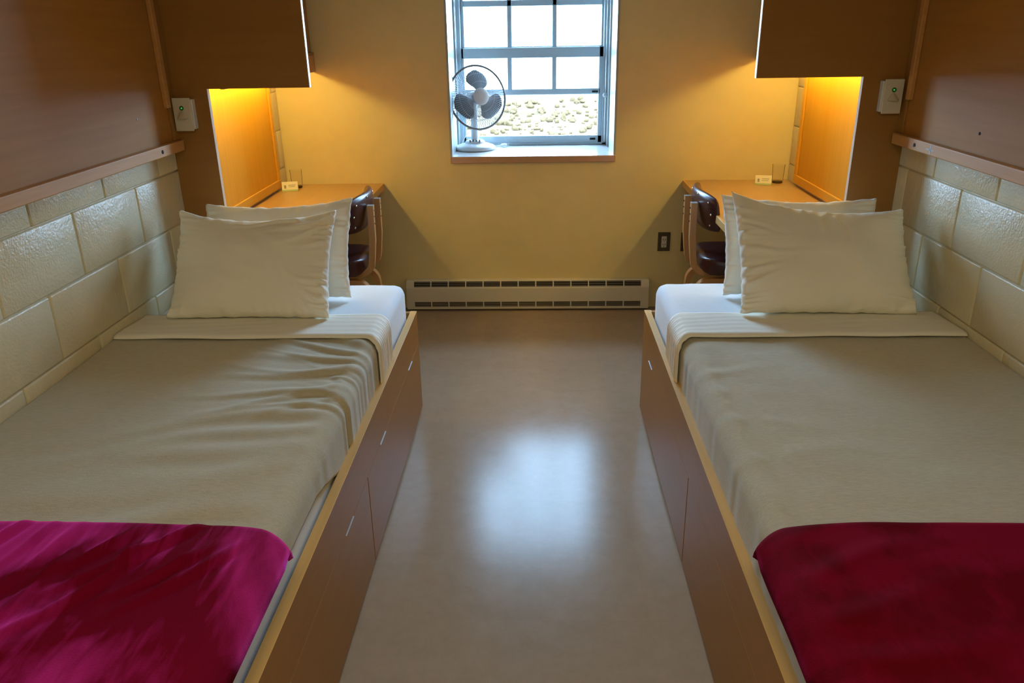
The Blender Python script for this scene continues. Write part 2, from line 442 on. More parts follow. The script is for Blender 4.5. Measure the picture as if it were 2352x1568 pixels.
grille(0, 0, True, 'upper_grille')
grille(0.022, 0.064, False, 'lower_grille')

# ------------------------------------------------------------------ wall plates right of the heater
o = thing('wall_outlet', 'bronze wall plate with an ivory outlet right of the heater', 'outlet', (0.735, D, 0.40))
box('cover_plate', (0.70, 0.772, D - 0.006, D - 0.0005, 0.347, 0.46), M['plate'], o, 0.002)
rc = box('receptacle', (0.721, 0.751, D - 0.010, D - 0.005, 0.37, 0.437), M['ivory'], o, 0.002)
bm = bmesh.new()
for z in (0.418, 0.388):
    bm_box(bm, 0.729, 0.732, D - 0.0106, D - 0.0095, z - 0.005, z + 0.005); bm_box(bm, 0.740, 0.743, D - 0.0106, D - 0.0095, z - 0.005, z + 0.005)
    bm_box(bm, 0.734, 0.738, D - 0.0106, D - 0.0095, z - 0.013, z - 0.009)
obj('slot', bm, M['dark'], rc)
o = box('blank_wall_plate', (0.834, 0.906, D - 0.006, D - 0.0005, 0.345, 0.458), M['plate'], None, 0.002)
tag(o, 'blank bronze wall plate half hidden behind the right chair', 'wall plate')

# ------------------------------------------------------------------ furniture built against each side wall
SIDE = {-1: dict(n='left', w=1.45, leg=1.282, out=0.88, zo=1.378, val=1.218, zv=1.374, desk=0.888),
        1: dict(n='right', w=1.41, leg=1.225, out=0.825, zo=1.388, val=1.172, zv=1.405, desk=0.823)}
PY = 3.135            # face of the L shaped end panels
DZ = 0.760            # desk top height
for s, q in SIDE.items():
    n = q['n']; w = q['w']; bx = lambda a, b: sgnbox(s, a, b)
    # L shaped end panel
    t = thing('end_panel', 'tall L-shaped wooden end panel at the head of the %s bed' % n, 'panel', (s * w, PY, 0), 'wooden end panels')
    bm = bmesh.new()
    poly = [(s * (w - 0.0005), 0.001), (s * q['leg'], 0.001), (s * q['leg'], q['zo']), (s * q['out'], q['zo']), (s * q['out'], ZC - 0.02), (s * (w - 0.0005), ZC - 0.02)]
    bm_prism(bm, poly, 'y', PY, PY + 0.020)
    obj('panel_board', bm, M['wood_x'], t)
    bm = bmesh.new()
    bm_box(bm, *bx(q['leg'] - 0.0015, q['leg'] + 0.0005), PY, PY + 0.020, 0.62, q['zo'])
    bm_box(bm, *bx(q['out'] - 0.002, q['out'] + 0.0005), PY - 0.001, PY + 0.021, q['zo'], ZC - 0.02)
    obj('edge_band', bm, M['edge'], t)
    # overhead cupboard along the wall above the desk
    t = thing('overhead_cupboard', 'shallow wooden overhead cupboard above the %s desk' % n, 'cupboard', (s * w, 3.8, q['zv'] + 0.08), 'overhead cupboards')
    y0, y1 = PY + 0.0215, D - 0.001
    box('carcass', (*bx(q['val'] + 0.03, w - 0.001), y0, y1, q['zv'] + 0.10, ZC - 0.02), M['wood_y'], t)
    box('bottom_board', (*bx(q['val'] + 0.0005, w - 0.001), y0, y1, q['zv'] + 0.0852, q['zv'] + 0.0998), M['wood_y'], t)
    box('valance', (*bx(q['val'], q['val'] + 0.02), y0, y1, q['zv'], q['zv'] + 0.085), M['trim'], t, 0.002)
    for k in range(2):
        ya = y0 + 0.01 + k * (y1 - y0) / 2
        box('door', (*bx(q['val'] + 0.012, q['val'] + 0.029), ya, ya + (y1 - y0) / 2 - 0.02, q['zv'] + 0.102, ZC - 0.04), M['wood_z'], t, 0.002)
    # fluorescent fitting behind the valance
    lx, lz = q['val'] + 0.125, q['zv'] + 0.048
    t = thing('undershelf_lamp', 'fluorescent lamp hidden behind the valance over the %s desk' % n, 'lamp', (s * lx, 3.82, lz), 'lamps over the desks')
    box('lamp_housing', (*bx(lx - 0.03, lx + 0.03), 3.3, 4.34, lz + 0.018, lz + 0.0368), M['plastic'], t, 0.003)
    bm = bmesh.new(); bm_tube(bm, [(s * lx, 3.33, lz), (s * lx, 4.31, lz)], 0.012, 10)
    obj('lamp_tube', bm, M['tube'], t, True, 50)
    # desk
    t = thing('desk', 'built-in wooden desk with a bare top behind the %s bed' % n, 'desk', (s * 1.15, 3.83, 0), 'built-in desks')
    box('desktop', (*bx(q['desk'] + 0.012, w - 0.001), PY + 0.0215, D - 0.001, DZ - 0.036, DZ), M['desk'], t, 0.002)
    box('front_edge', (*bx(q['desk'], q['desk'] + 0.012), PY + 0.0215, D - 0.001, DZ - 0.037, DZ + 0.0005), M['rail'], t, 0.003)
    box('side_panel', (*bx(q['desk'] + 0.03, w - 0.001), PY + 0.0215, PY + 0.041, 0.001, DZ - 0.0365), M['wood_z'], t)
    box('apron', (*bx(q['desk'] + 0.10, q['desk'] + 0.118), PY + 0.0415, D - 0.002, DZ - 0.11, DZ - 0.0365), M['wood_y'], t)
    # framed board on the wall over the desk
    t = thing('backing_board', 'framed wooden board lit orange above the %s desk' % n, 'board', (s * w, 3.74, 0.78), 'boards above the desks')
    ya, yb, za, zb = PY + 0.022, 4.32, 0.776, q['zv'] + 0.08
    box('board_face', (*bx(w - 0.014, w - 0.001), ya, yb, za, zb), M['board'], t)
    box('bottom_strip', (*bx(w - 0.024, w - 0.014), ya, yb, za, za + 0.045), M['boardtrim'], t, 0.003)
    box('end_strip', (*bx(w - 0.024, w - 0.014), yb - 0.035, yb, za + 0.0455, zb), M['boardtrim'], t, 0.003)
    # wooden panel with rails on the wall above the bed
    zr = 1.150 if s < 0 else 1.144
    t = thing('wooden_panel', 'large varnished wooden panel with a bottom rail above the %s bed' % n, 'panel', (s * w, 1.2, zr), 'wooden panels above the beds')
    box('panel_face', (*bx(w - 0.026, w - 0.001), -0.9, PY - 0.055, zr + 0.006, ZC - 0.03), M['panel'], t)
    br = box('bottom_rail', (*bx(w - 0.052, w - 0.0262), -0.9, PY - 0.015, zr, zr + 0.040), M['trim'], t, 0.003)
    bm = bmesh.new()
    rx = s * (w - 0.052)
    for y in (2.925,):
        bm_lathe(bm, [(0.007, 0), (0.007, 0.002), (0.003, 0.003)], (rx, y, zr + 0.02), 12, 1, 1, Matrix.Rotation(-s * PI / 2, 4, 'Y'))
    obj('bolt', bm, M['dark'], br, True, 40)
    box('side_rail', (*bx(w - 0.044, w - 0.0262), PY - 0.085, PY - 0.055, zr + 0.165, ZC - 0.03), M['trim'], t, 0.003)
    box('corner_block', (*bx(w - 0.035, w - 0.0012), PY - 0.0545, PY - 0.002, zr + 0.041, ZC - 0.03), M['wood_z'], t, 0.002)
    bm = bmesh.new()
    for y, z, r in ((2.83, 1.298, 0.004),) if s < 0 else ((2.56, 1.248, 0.005),):
        bm_lathe(bm, [(r, 0), (r, 0.0012), (r * 0.4, 0.002)], (s * (w - 0.0262), y, z), 10, 1, 1, Matrix.Rotation(-s * PI / 2, 4, 'Y'))
    obj('screw', bm, M['steel'] if s < 0 else M['dark'], t, True, 40)
    if s > 0:
        bm = bmesh.new(); x = w - 0.0526
        bm_box(bm, x, x + 0.0008, 2.775, 2.835, zr + 0.017, zr + 0.021); bm_box(bm, x, x + 0.0008, 2.800, 2.806, zr + 0.004, zr + 0.036)
        mk = obj('chalk_mark', bm, M['white'], br); mk['label'] = 'small white cross mark'
    # control plate on the end panel
    cx, cz = (-1.376, 1.287) if s < 0 else (1.329, 1.318)
    t = thing('wall_control', 'white control plate with a green light on the %s end panel' % n, 'switch', (cx, PY, cz), 'control plates on the end panels')
    ox = -s * 0.011
    box('back_box', (cx - 0.030 + ox, cx + 0.030 + ox, PY - 0.030, PY - 0.0005, cz - 0.056, cz + 0.056), M['plastic'], t, 0.003)
    box('face_plate', (cx - 0.035, cx + 0.035, PY - 0.036, PY - 0.0302, cz - 0.062, cz + 0.062), M['ivory'], t, 0.002)
    fy = PY - 0.036; U, Vv = Vector((1, 0, 0)), Vector((0, 0, 1))
    bm = bmesh.new(); bm_ring(bm, Vector((cx, fy - 0.0015, cz + 0.024)), 0.0058, 0.0027, U, Vv, 24, 8)
    g = obj('indicator_light', bm, M['green'], t, True)
    bm = bmesh.new(); bm_lathe(bm, [(0.0035, 0), (0.003, 0.0015)], (cx, fy, cz + 0.024), 12, 1, 1, Matrix.Rotation(PI / 2, 4, 'X'))
    obj('indicator_core', bm, M['greencore'], g)
    bm = bmesh.new()   # half cone hood, open below
    N_ = 14; top = bm.verts.new((cx, fy, cz + 0.013)); top2 = bm.verts.new((cx, fy - 0.004, cz + 0.012))
    rim = [bm.verts.new((cx - 0.021 * math.cos(PI * k / N_), fy - 0.030 * math.sin(PI * k / N_), cz - 0.013)) for k in range(N_ + 1)]
    up_ = [bm.verts.new((cx - 0.007 * math.cos(PI * k / N_), fy - 0.009 * math.sin(PI * k / N_), cz + 0.010)) for k in range(N_ + 1)]
    for k in range(N_):
        bm.faces.new((rim[k], rim[k + 1], up_[k + 1], up_[k])); bm.faces.new((up_[k], up_[k + 1], top))
    bm.faces.new(rim[::-1]); top2.co = top.co; bmesh.ops.remove_doubles(bm, verts=bm.verts, dist=1e-6)
    obj('hood', bm, M['ivory'], t, True, 50)
    for z in (cz + 0.044, cz - 0.040):
        bm = bmesh.new(); bm_lathe(bm, [(0.003, 0), (0.0025, 0.001)], (cx, fy, z), 10, 1, 1, Matrix.Rotation(PI / 2, 4, 'X'))
        obj('screw', bm, M['metalpaint'], t)

# ------------------------------------------------------------------ beds
RZ = 0.465
BED = {-1: dict(n='left', xo=0.520, w=1.45), 1: dict(n='right', xo=0.447, w=1.41)}
YH, YF = 3.13, 0.72
for s, q in BED.items():
    n = q['n']; xo = q['xo']; w = q['w']; bx = lambda a, b: sgnbox(s, a, b)
    t = thing('bed_frame', 'wooden captain bed frame with storage drawers along the %s wall' % n, 'bed', (s * 1.0, 2.0, 0), 'captain beds')
    bm = bmesh.new()
    bm_box(bm, *bx(xo, xo + 0.025), YF, YH, 0.319, RZ - 0.002, bev=0.0006)
    obj('side_rail', bm, M['wood_y'], t)
    box('rail_cap', (*bx(xo - 0.001, xo + 0.026), YF, YH + 0.001, RZ - 0.002, RZ), M['rail'], t, 0.0008, 1)
    box('head_board', (*bx(xo + 0.0255, w - 0.002), YH - 0.022, YH, 0.02, RZ - 0.001), M['wood_x'], t, 0.002)
    box('foot_board', (*bx(xo + 0.0255, w - 0.002), YF, YF + 0.022, 0.02, RZ - 0.001), M['wood_x'], t, 0.002)
    box('platform', (*bx(xo + 0.0255, w - 0.002), YF + 0.0225, YH - 0.0225, 0.33, 0.35), M['wood_x'], t)
    box('plinth', (*bx(xo + 0.018, xo + 0.025), YF + 0.01, YH - 0.01, 0.0, 0.3185), M['dark'], t)
    ym = 2.036
    for ya, yb in ((ym + 0.004, YH), (0.945, ym - 0.004)):
        d = box('drawer', (*bx(xo, xo + 0.0175), ya, yb, 0.014, 0.3183), M['wood_y'], t, 0.0006, 1)
        c = (ya + yb) / 2
        
        for yy in (c + 0.30, c - 0.30):
            if s > 0 and yy < 2.6: continue
            box('handle', (*bx(xo - 0.003, xo + 0.001), yy - 0.046, yy + 0.046, 0.3150, 0.3182), M['steel'], d, 0.0006, 1)

def fold_height(x, y, folds):
    h = 0
    for fx, fy, ang, amp, wd, ln in folds:
        dx, dy = x - fx, y - fy
        a = dx * math.cos(ang) + dy * math.sin(ang); p = -dx * math.sin(ang) + dy * math.cos(ang)
        p += 0.03 * math.sin(a * 9 + fx * 5 + fy * 11)
        if a < -0.05: continue
        al = math.exp(-(a / ln) ** 2) * min(1, (a + 0.05) / 0.08)
        h += amp * al * (math.exp(-(p / wd) ** 2) - 0.45 * math.exp(-((p - 1.7 * wd) / wd) ** 2))
    return h

MZ = 0.600            # mattress top
for s, q in BED.items():
    n = q['n']; xo = q['xo']; w = q['w']
    xi = xo + 0.034    # aisle side face of the mattress (|x|)
    xw = w - 0.004
    # mattress under a white fitted sheet
    bm = bmesh.new()
    bm_box(bm, *sgnbox(s, xi, xw - 0.004), YF + 0.03, YH - 0.03, 0.3505, MZ, bev=0.042, seg=5)
    bmesh.ops.subdivide_edges(bm, edges=[e for e in bm.edges if e.calc_length() > 0.3], cuts=40, use_grid_fill=True)
    for v in bm.verts:
        if v.co.z > 0.42:
            v.co.z += 0.004 * noise.noise(v.co * 5.0) + 0.002 * noise.noise(v.co * 17)
    o = obj('mattress', bm, M['sheet'], None, True)
    tag(o, 'thick mattress in a white fitted sheet in the %s bed frame' % n, 'mattress', 'mattresses')

    # draped layers share one cross path: wall edge -> aisle edge -> down the side
    def path(t, zb, off, q=q, xi=xi, xw=xw):
        """t 0..1; returns (|x|, z, side) ; rounded aisle edge; off = offset above the mattress"""
        R_ = 0.045
        xe = xi - off * 0.7
        L1 = xw - (xe + R_); L2 = R_ * PI / 2; L3 = max(MZ + off - R_ - zb, 0.001)
        d = t * (L1 + L2 + L3)
        if d < L1: return xw - d, MZ + off, 0.0
        d -= L1
        if d < L2:
            a = d / R_
            return xe + R_ - R_ * math.sin(a), MZ + off - R_ + R_ * math.cos(a), a / (PI / 2)
        d -= L2
        return xe, MZ + off - R_ - d, 1.0
    rnd = random.Random(11 if s < 0 else 29)
    folds = []
    if s < 0:
        for k in range(15):   # creases fanning from where the blanket is tucked in
            folds.append((-xi + 0.02, 1.94 + 0.042 * k + rnd.uniform(-0.03, 0.03), PI + rnd.uniform(-0.15, 0.35) - 0.02 * k, rnd.uniform(0.003, 0.010), rnd.uniform(0.008, 0.022), rnd.uniform(0.08, 0.40)))
        for k in range(8):
            folds.append((-xi - 0.05, 1.36 + 0.08 * k, PI + 0.35 + rnd.uniform(-0.1, 0.1), rnd.uniform(0.004, 0.010), rnd.uniform(0.03, 0.05), 0.5))
        for k in range(9):    # creases pulled towards the tuck
            folds.append((-xi + 0.012, 1.985, PI - 0.95 + 0.19 * k + rnd.uniform(-0.05, 0.05), rnd.uniform(0.004, 0.009), rnd.uniform(0.008, 0.016), rnd.uniform(0.10, 0.24)))
    else:
        for k in range(6):
            folds.append((xi - 0.01, 1.5 + 0.17 * k, rnd.uniform(-0.2, 0.2), rnd.uniform(0.002, 0.004), rnd.uniform(0.02, 0.05), rnd.uniform(0.1, 0.25)))
    YT = 2.452
    def blanket(u, v, s=s, xi=xi):
        y = 0.80 + (YT + 0.06 - 0.80) * v
        if s < 0:
            k = min(max((2.02 - y) / 0.45, 0), 1); k = k * k * (3 - 2 * k)
            zb = 0.425 + 0.095 * k
        else:
            zb = 0.43
        off = 0.007
        ax, z, side = path(u, zb, off)
        x = s * ax
        hgt = fold_height(x, y, folds); hgt = 0.013 * math.tanh(hgt / 0.013) * (1 - 0.3 * side)
        hgt += 0.0035 * noise.noise(Vector((x * 4, y * 4, s * 3))) + 0.0012 * noise.noise(Vector((x * 15, y * 15, 7)))
        if side > 0.4:
            rip = 0.0022 * (0.6 + noise.noise(Vector((y * 5, 2, s)))) * math.sin(y * 58 + 6 * noise.noise(Vector((y * 6, 0, s)))) * side * (1 if y > 1.95 or s > 0 else 0.5)
            if s > 0: rip *= 0.5 + 0.5 * noise.noise(Vector((y * 3, 5, 1)))
            hgt_s = min(max(rip + hgt * 0.4, -0.004), 0.005)
            x -= s * (hgt_s + 0.001)
        if s > 0 and side == 0:    # soft hollow along the aisle edge of the right blanket
            dd = abs(ax - (xi + 0.085)); hgt -= 0.007 * math.exp(-(dd / 0.035) ** 2) * min(1, max(0, (2.35 - y) / 0.3))
            hgt = max(hgt, -0.004)
        z += max(hgt, -0.004) * (1 - side)
        return Vector((x, y, z))
    bm = bmesh.new(); bm_grid(bm, 150, 230, blanket)
    o = obj('blanket', bm, M['wool'], None, True)
    md = o.modifiers.new('thickness', 'SOLIDIFY'); md.thickness = 0.004; md.offset = 1 if s < 0 else 1
    tag(o, 'rumpled beige wool blanket spread over the left bed' if s < 0 else 'smoother beige wool blanket spread over the right bed', 'blanket', 'beige blankets')

    # folded-over top sheet
    Ys, Ye = 2.43, 2.665
    def topsheet(u, v, s=s):
        d = v * (Ye - Ys)
        off = 0.020
        if d < 0.02: off = 0.017 + 0.009 * math.sqrt(max(0, 1 - (1 - d / 0.02) ** 2))
        else: off = 0.026 - 0.010 * min(1, (d - 0.02) / 0.2)
        zb = 0.435
        ax, z, side = path(u, zb, off)
        x = s * ax
        y = Ys + d
        y += 0.012 * noise.noise(Vector((x * 3.5, 1, s))) * (1 - v * 0.5) - 0.05 * max(0, side - 0.2) * (0.8 - v * 0.3)
        wr = 0.0022 * math.sin(y * 130 + 6 * noise.noise(Vector((x * 3, y * 3, 2)))) * (0.25 + side)
        if side < 0.5: z += wr * 0.6 + 0.002 * noise.noise(Vector((x * 6, y * 9, 4)))
        if side > 0.5: x -= s * abs(wr) * 2.0
        # hand-folded corner narrows towards the wall
        return Vector((x, y, z))
    bm = bmesh.new(); V_ = bm_grid(bm, 130, 46, topsheet)
    o = obj('top_sheet', bm, M['fold'], None, True)
    md = o.modifiers.new('thickness', 'SOLIDIFY'); md.thickness = 0.003; md.offset = 1
    tag(o, 'cream top sheet folded back over the blanket on the %s bed' % n, 'sheet', 'folded top sheets')

    # velvet throw across the foot of the bed
    xe = 0.503 if s < 0 else 0.430
    rnd = random.Random(3)
    tf = []
    if s < 0:
        for k in range(16):
            tf.append((-0.62 - 0.055 * k, 1.29 + rnd.uniform(-0.05, 0.04), -PI / 2 - 0.55 + rnd.uniform(-0.2, 0.2), rnd.uniform(0.006, 0.016), rnd.uniform(0.008, 0.016), rnd.uniform(0.08, 0.3)))
        for k in range(8):
            tf.append((-0.60 - 0.09 * k, 1.25 - 0.03 * k, -PI / 2 - 0.2, 0.004, 0.012, 0.12))
    else:
        for k in range(5):
            tf.append((0.50, 1.36 - 0.09 * k, 0.5 - 0.1 * k, 0.004, 0.022, 0.25))
    def throw(u, v, s=s, xe=xe, xw=xw, xi=xi):
        # u across from wall to aisle, v from the far hem towards the camera
        ys = 1.362 if s < 0 else 1.362
        ax = xw - 0.006 - (xw - 0.006 - xe) * u
        y = ys - (ys - 0.76) * v
        d = (ys - y)
        top = MZ + 0.046
        k = min(d / 0.030, 1); z = MZ + 0.016 + (top - MZ - 0.016) * math.sqrt(max(0, 1 - (1 - k) ** 2))
        # aisle hem: sags over the mattress edge
        e = ax - (xi + 0.015)
        if e < 0: z -= 1.2 * e * e * 6
        ke = min((ax - xe) / 0.025, 1); z -= 0.026 * (1 - math.sqrt(max(0, 1 - (1 - ke) ** 2))) * min(1, 0.25 + d / 0.08)
        x = s * ax
        if u > 0.7:   # rounded corner
            cu_ = (u - 0.7) / 0.3
            y -= (0.035 if s < 0 else 0.045) * cu_ ** 4 * (1 - v)
        if s < 0: y -= 0.02 * u * (1 - v) 
        z += 0.9 * fold_height(x, y, tf) * min(1, d / 0.03) + 0.004 * noise.noise(Vector((x * 7, y * 7, 8 + s))) 
        return Vector((x, y, z))
    bm = bmesh.new(); bm_grid(bm, 150, 120, throw)
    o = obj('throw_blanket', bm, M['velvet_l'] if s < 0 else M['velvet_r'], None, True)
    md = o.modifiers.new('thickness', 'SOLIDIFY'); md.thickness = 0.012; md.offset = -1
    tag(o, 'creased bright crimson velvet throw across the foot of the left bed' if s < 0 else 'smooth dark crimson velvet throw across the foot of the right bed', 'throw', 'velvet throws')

# ------------------------------------------------------------------ pillows
def pillow(label, x0, x1, yb, yt, H, T, seed, sag=0.02, twist=0.0, corners=(0, 0, 0, 0), zb=MZ + 0.012, crease=1.0, lines=()):
    """leans back: bottom edge at (yb, zb), top edge at yt; corners = lift of (bl, br, tl, tr)"""
    Wd = x1 - x0; nu, nv = 110, 84
    upv = Vector((0, yt - yb, math.sqrt(max(H * H - (yt - yb) ** 2, 0.01)))).normalized()
    rt = Vector((1, 0, twist)).normalized(); nr = rt.cross(upv).normalized()   # points to the camera
    c0 = Vector(((x0 + x1) / 2, yb, zb))
    so = seed * 7.3
    def pos(u, v, side):
        cx = 0.05; cy = 0.035
        x = Wd / 2 * u * (1 - cx * (1 - v * v) * abs(u) ** 1.5)
        y = H / 2 * v * (1 - cy * (1 - u * u) * abs(v) ** 1.5)
        bl, br_, tl, tr = corners
        wl, wr_, wb, wt = (1 - u) / 2, (1 + u) / 2, (1 - v) / 2, (1 + v) / 2
        y += wl ** 3 * wt ** 3 * tl + wr_ ** 3 * wt ** 3 * tr + wl ** 3 * wb ** 3 * bl + wr_ ** 3 * wb ** 3 * br_
        y -= sag * wt ** 2 * (1 - u * u)
        t = T / 2 * (max(0, (1 - abs(u) ** 3.2)) * max(0, (1 - abs(v) ** 2.8))) ** 0.62
        t *= 1.0 + 0.22 * (wb - 0.5)
        eu, ev = 1 - abs(u), 1 - abs(v)
        p = Vector((u * Wd * 6 + so, v * H * 6, side * 3))
        wv = 1.6 * noise.noise(p * 0.7)
        rg = lambda x_, y_, z_: 1 - 2.2 * abs(noise.noise(Vector((x_, y_, z_))))
        wrk = math.exp(-eu / 0.13) * 0.0085 * rg(v * 9.5 + so, u * 1.2 + 0.7 * v * u, side * 3.1) * min(1, eu / 0.04) * (0.4 + 1.2 * max(0, noise.noise(Vector((v * 1.6 + so, u, 2))) + 0.35))
        wrk += math.exp(-ev / 0.12) * 0.0055 * rg(u * 7.0 + so, v * 1.2 - 0.6 * u * v, side * 5.3) * min(1, ev / 0.04) * (0.4 + 1.2 * max(0, noise.noise(Vector((u * 1.6 + so, v, 5))) + 0.3))
        dg = (u * 0.7 + v) if seed % 2 else (u * 0.7 - v)
        wrk += 0.0045 * rg(dg * 2.6 + so, (u - v) * 0.45, side) * min(1, eu * ev * 9) * max(0, noise.noise(Vector((u * 1.3 + so, v * 1.3, 9))) + 0.15)
        wrk += 0.007 * noise.noise(p * 0.5) * min(1, eu * ev * 14)
        t += wrk * crease
        for lu, lv, la, am, lw, ll in lines if side > 0 else ():
            du, dv = (u - lu) * Wd / 2, (v - lv) * H / 2
            al = du * math.cos(la) + dv * math.sin(la); pp = -du * math.sin(la) + dv * math.cos(la) + 0.006 * math.sin(al * 30 + lu * 9)
            if al > 0: t += am * min(1, al / 0.02) * math.exp(-(al / ll) ** 2) * (math.exp(-(pp / lw) ** 2) - 0.6 * math.exp(-((pp - 1.6 * lw) / lw) ** 2))
        t = max(t, 0.0)
        x += 0.004 * noise.noise(Vector((v * 9 + so, 1, 0))) * abs(u) ** 4; y += 0.004 * noise.noise(Vector((u * 9 + so, 2, 0))) * abs(v) ** 4
        return c0 + rt * x + upv * (y + H / 2) + nr * (t * side + 0.006 * noise.noise(Vector((u * 2 + so, v * 2, 3))))
    bm = bmesh.new()
    ed = lambda k, n: math.sin((k / (n - 1) - 0.5) * PI) * 0.35 + (2 * k / (n - 1) - 1) * 0.65
    A = [[bm.verts.new(pos(ed(i, nu), ed(j, nv), 1)) for j in range(nv)] for i in range(nu)]
    B = [[A[i][j] if i in (0, nu - 1) or j in (0, nv - 1) else bm.verts.new(pos(ed(i, nu), ed(j, nv), -1)) for j in range(nv)] for i in range(nu)]
    for G in (A, B):
        for i in range(nu - 1):
            for j in range(nv - 1):
                bm.faces.new((G[i][j], G[i + 1][j], G[i + 1][j + 1], G[i][j + 1]))
    o = obj('pillow', bm, M['pillow'], None, True)
    return tag(o, label, 'pillow', 'bed pillows')
pillow('ivory front pillow with creased right edge leaning on the left bed', -1.335, -0.748, 2.605, 2.845, 0.405, 0.155, 1, 0.03, 0.0, (0, 0, 0.015, 0.012), crease=2.8, zb=MZ + 0.026, lines=((0.93, 0.82, PI + 0.22, 0.010, 0.010, 0.16), (0.90, 0.70, PI + 0.45, 0.008, 0.010, 0.12), (0.6, 0.9, PI + 0.10, 0.009, 0.010, 0.20), (0.93, -0.80, PI - 0.75, 0.010, 0.009, 0.12), (0.8, -0.9, PI - 1.0, 0.008, 0.009, 0.13), (0.95, -0.45, PI - 0.3, 0.007, 0.008, 0.08), (0.95, 0.35, PI + 0.1, 0.007, 0.008, 0.09)))
pillow('rear white pillow behind the front one on the left bed', -1.315, -0.730, 2.875, 3.035, 0.375, 0.13, 2, 0.012, 0.0, (0, 0, 0.0, 0.02), crease=2.2)
pillow('large ivory front pillow with a peaked corner on the right bed', 0.712, 1.327, 2.625, 2.86, 0.395, 0.16, 3, 0.012, -0.01, (0, 0, 0.075, 0.0), crease=2.6, zb=MZ + 0.026, lines=((0.02, 0.92, -PI / 2 - 0.15, 0.010, 0.010, 0.09), (0.16, 0.9, -PI / 2 + 0.05, 0.008, 0.009, 0.12), (-0.1, 0.92, -PI / 2 + 0.4, 0.008, 0.010, 0.08), (-0.94, 0.1, -0.05, 0.007, 0.009, 0.15), (-0.94, -0.30, 0.25, 0.009, 0.008, 0.08), (-0.94, -0.55, 0.45, 0.009, 0.008, 0.08), (-0.94, 0.45, -0.1, 0.007, 0.008, 0.09), (0.9, -0.85, PI - 0.25, 0.009, 0.012, 0.10)))
pillow('rear white pillow mostly hidden by the front one on the right bed', 0.708, 1.30, 2.885, 3.035, 0.37, 0.12, 4, 0.01, 0.0, (0, 0, 0.02, 0.0), crease=2.2)

# ------------------------------------------------------------------ chairs
def arc(c, r, a0, a1, n):
    return [(c[0] + r * math.cos(a0 + (a1 - a0) * k / n), c[1] + r * math.sin(a0 + (a1 - a0) * k / n)) for k in range(n + 1)]
def bm_strip(bm, path2, th, y0, y1):
    """bent plywood: 2D path in x,z thickened by th and extruded from y0 to y1"""
    P = [Vector((p[0], p[1])) for p in path2]; Lf, Rt = [], []
    for i, p in enumerate(P):
        t = (P[min(i + 1, len(P) - 1)] - P[max(i - 1, 0)]).normalized(); nn = Vector((-t.y, t.x))
        Lf.append(p + nn * th / 2); Rt.append(p - nn * th / 2)
    ring = []
    for a, b in zip(Lf, Rt):
        ring.append([bm.verts.new((a.x, y0, a.y)), bm.verts.new((b.x, y0, b.y)), bm.verts.new((b.x, y1, b.y)), bm.verts.new((a.x, y1, a.y))])
    for i in range(len(ring) - 1):
        for k in range(4):
            bm.faces.new((ring[i][k], ring[i][(k + 1) % 4], ring[i + 1][(k + 1) % 4], ring[i + 1][k]))
    bm.faces.new(ring[0][::-1]); bm.faces.new(ring[-1])
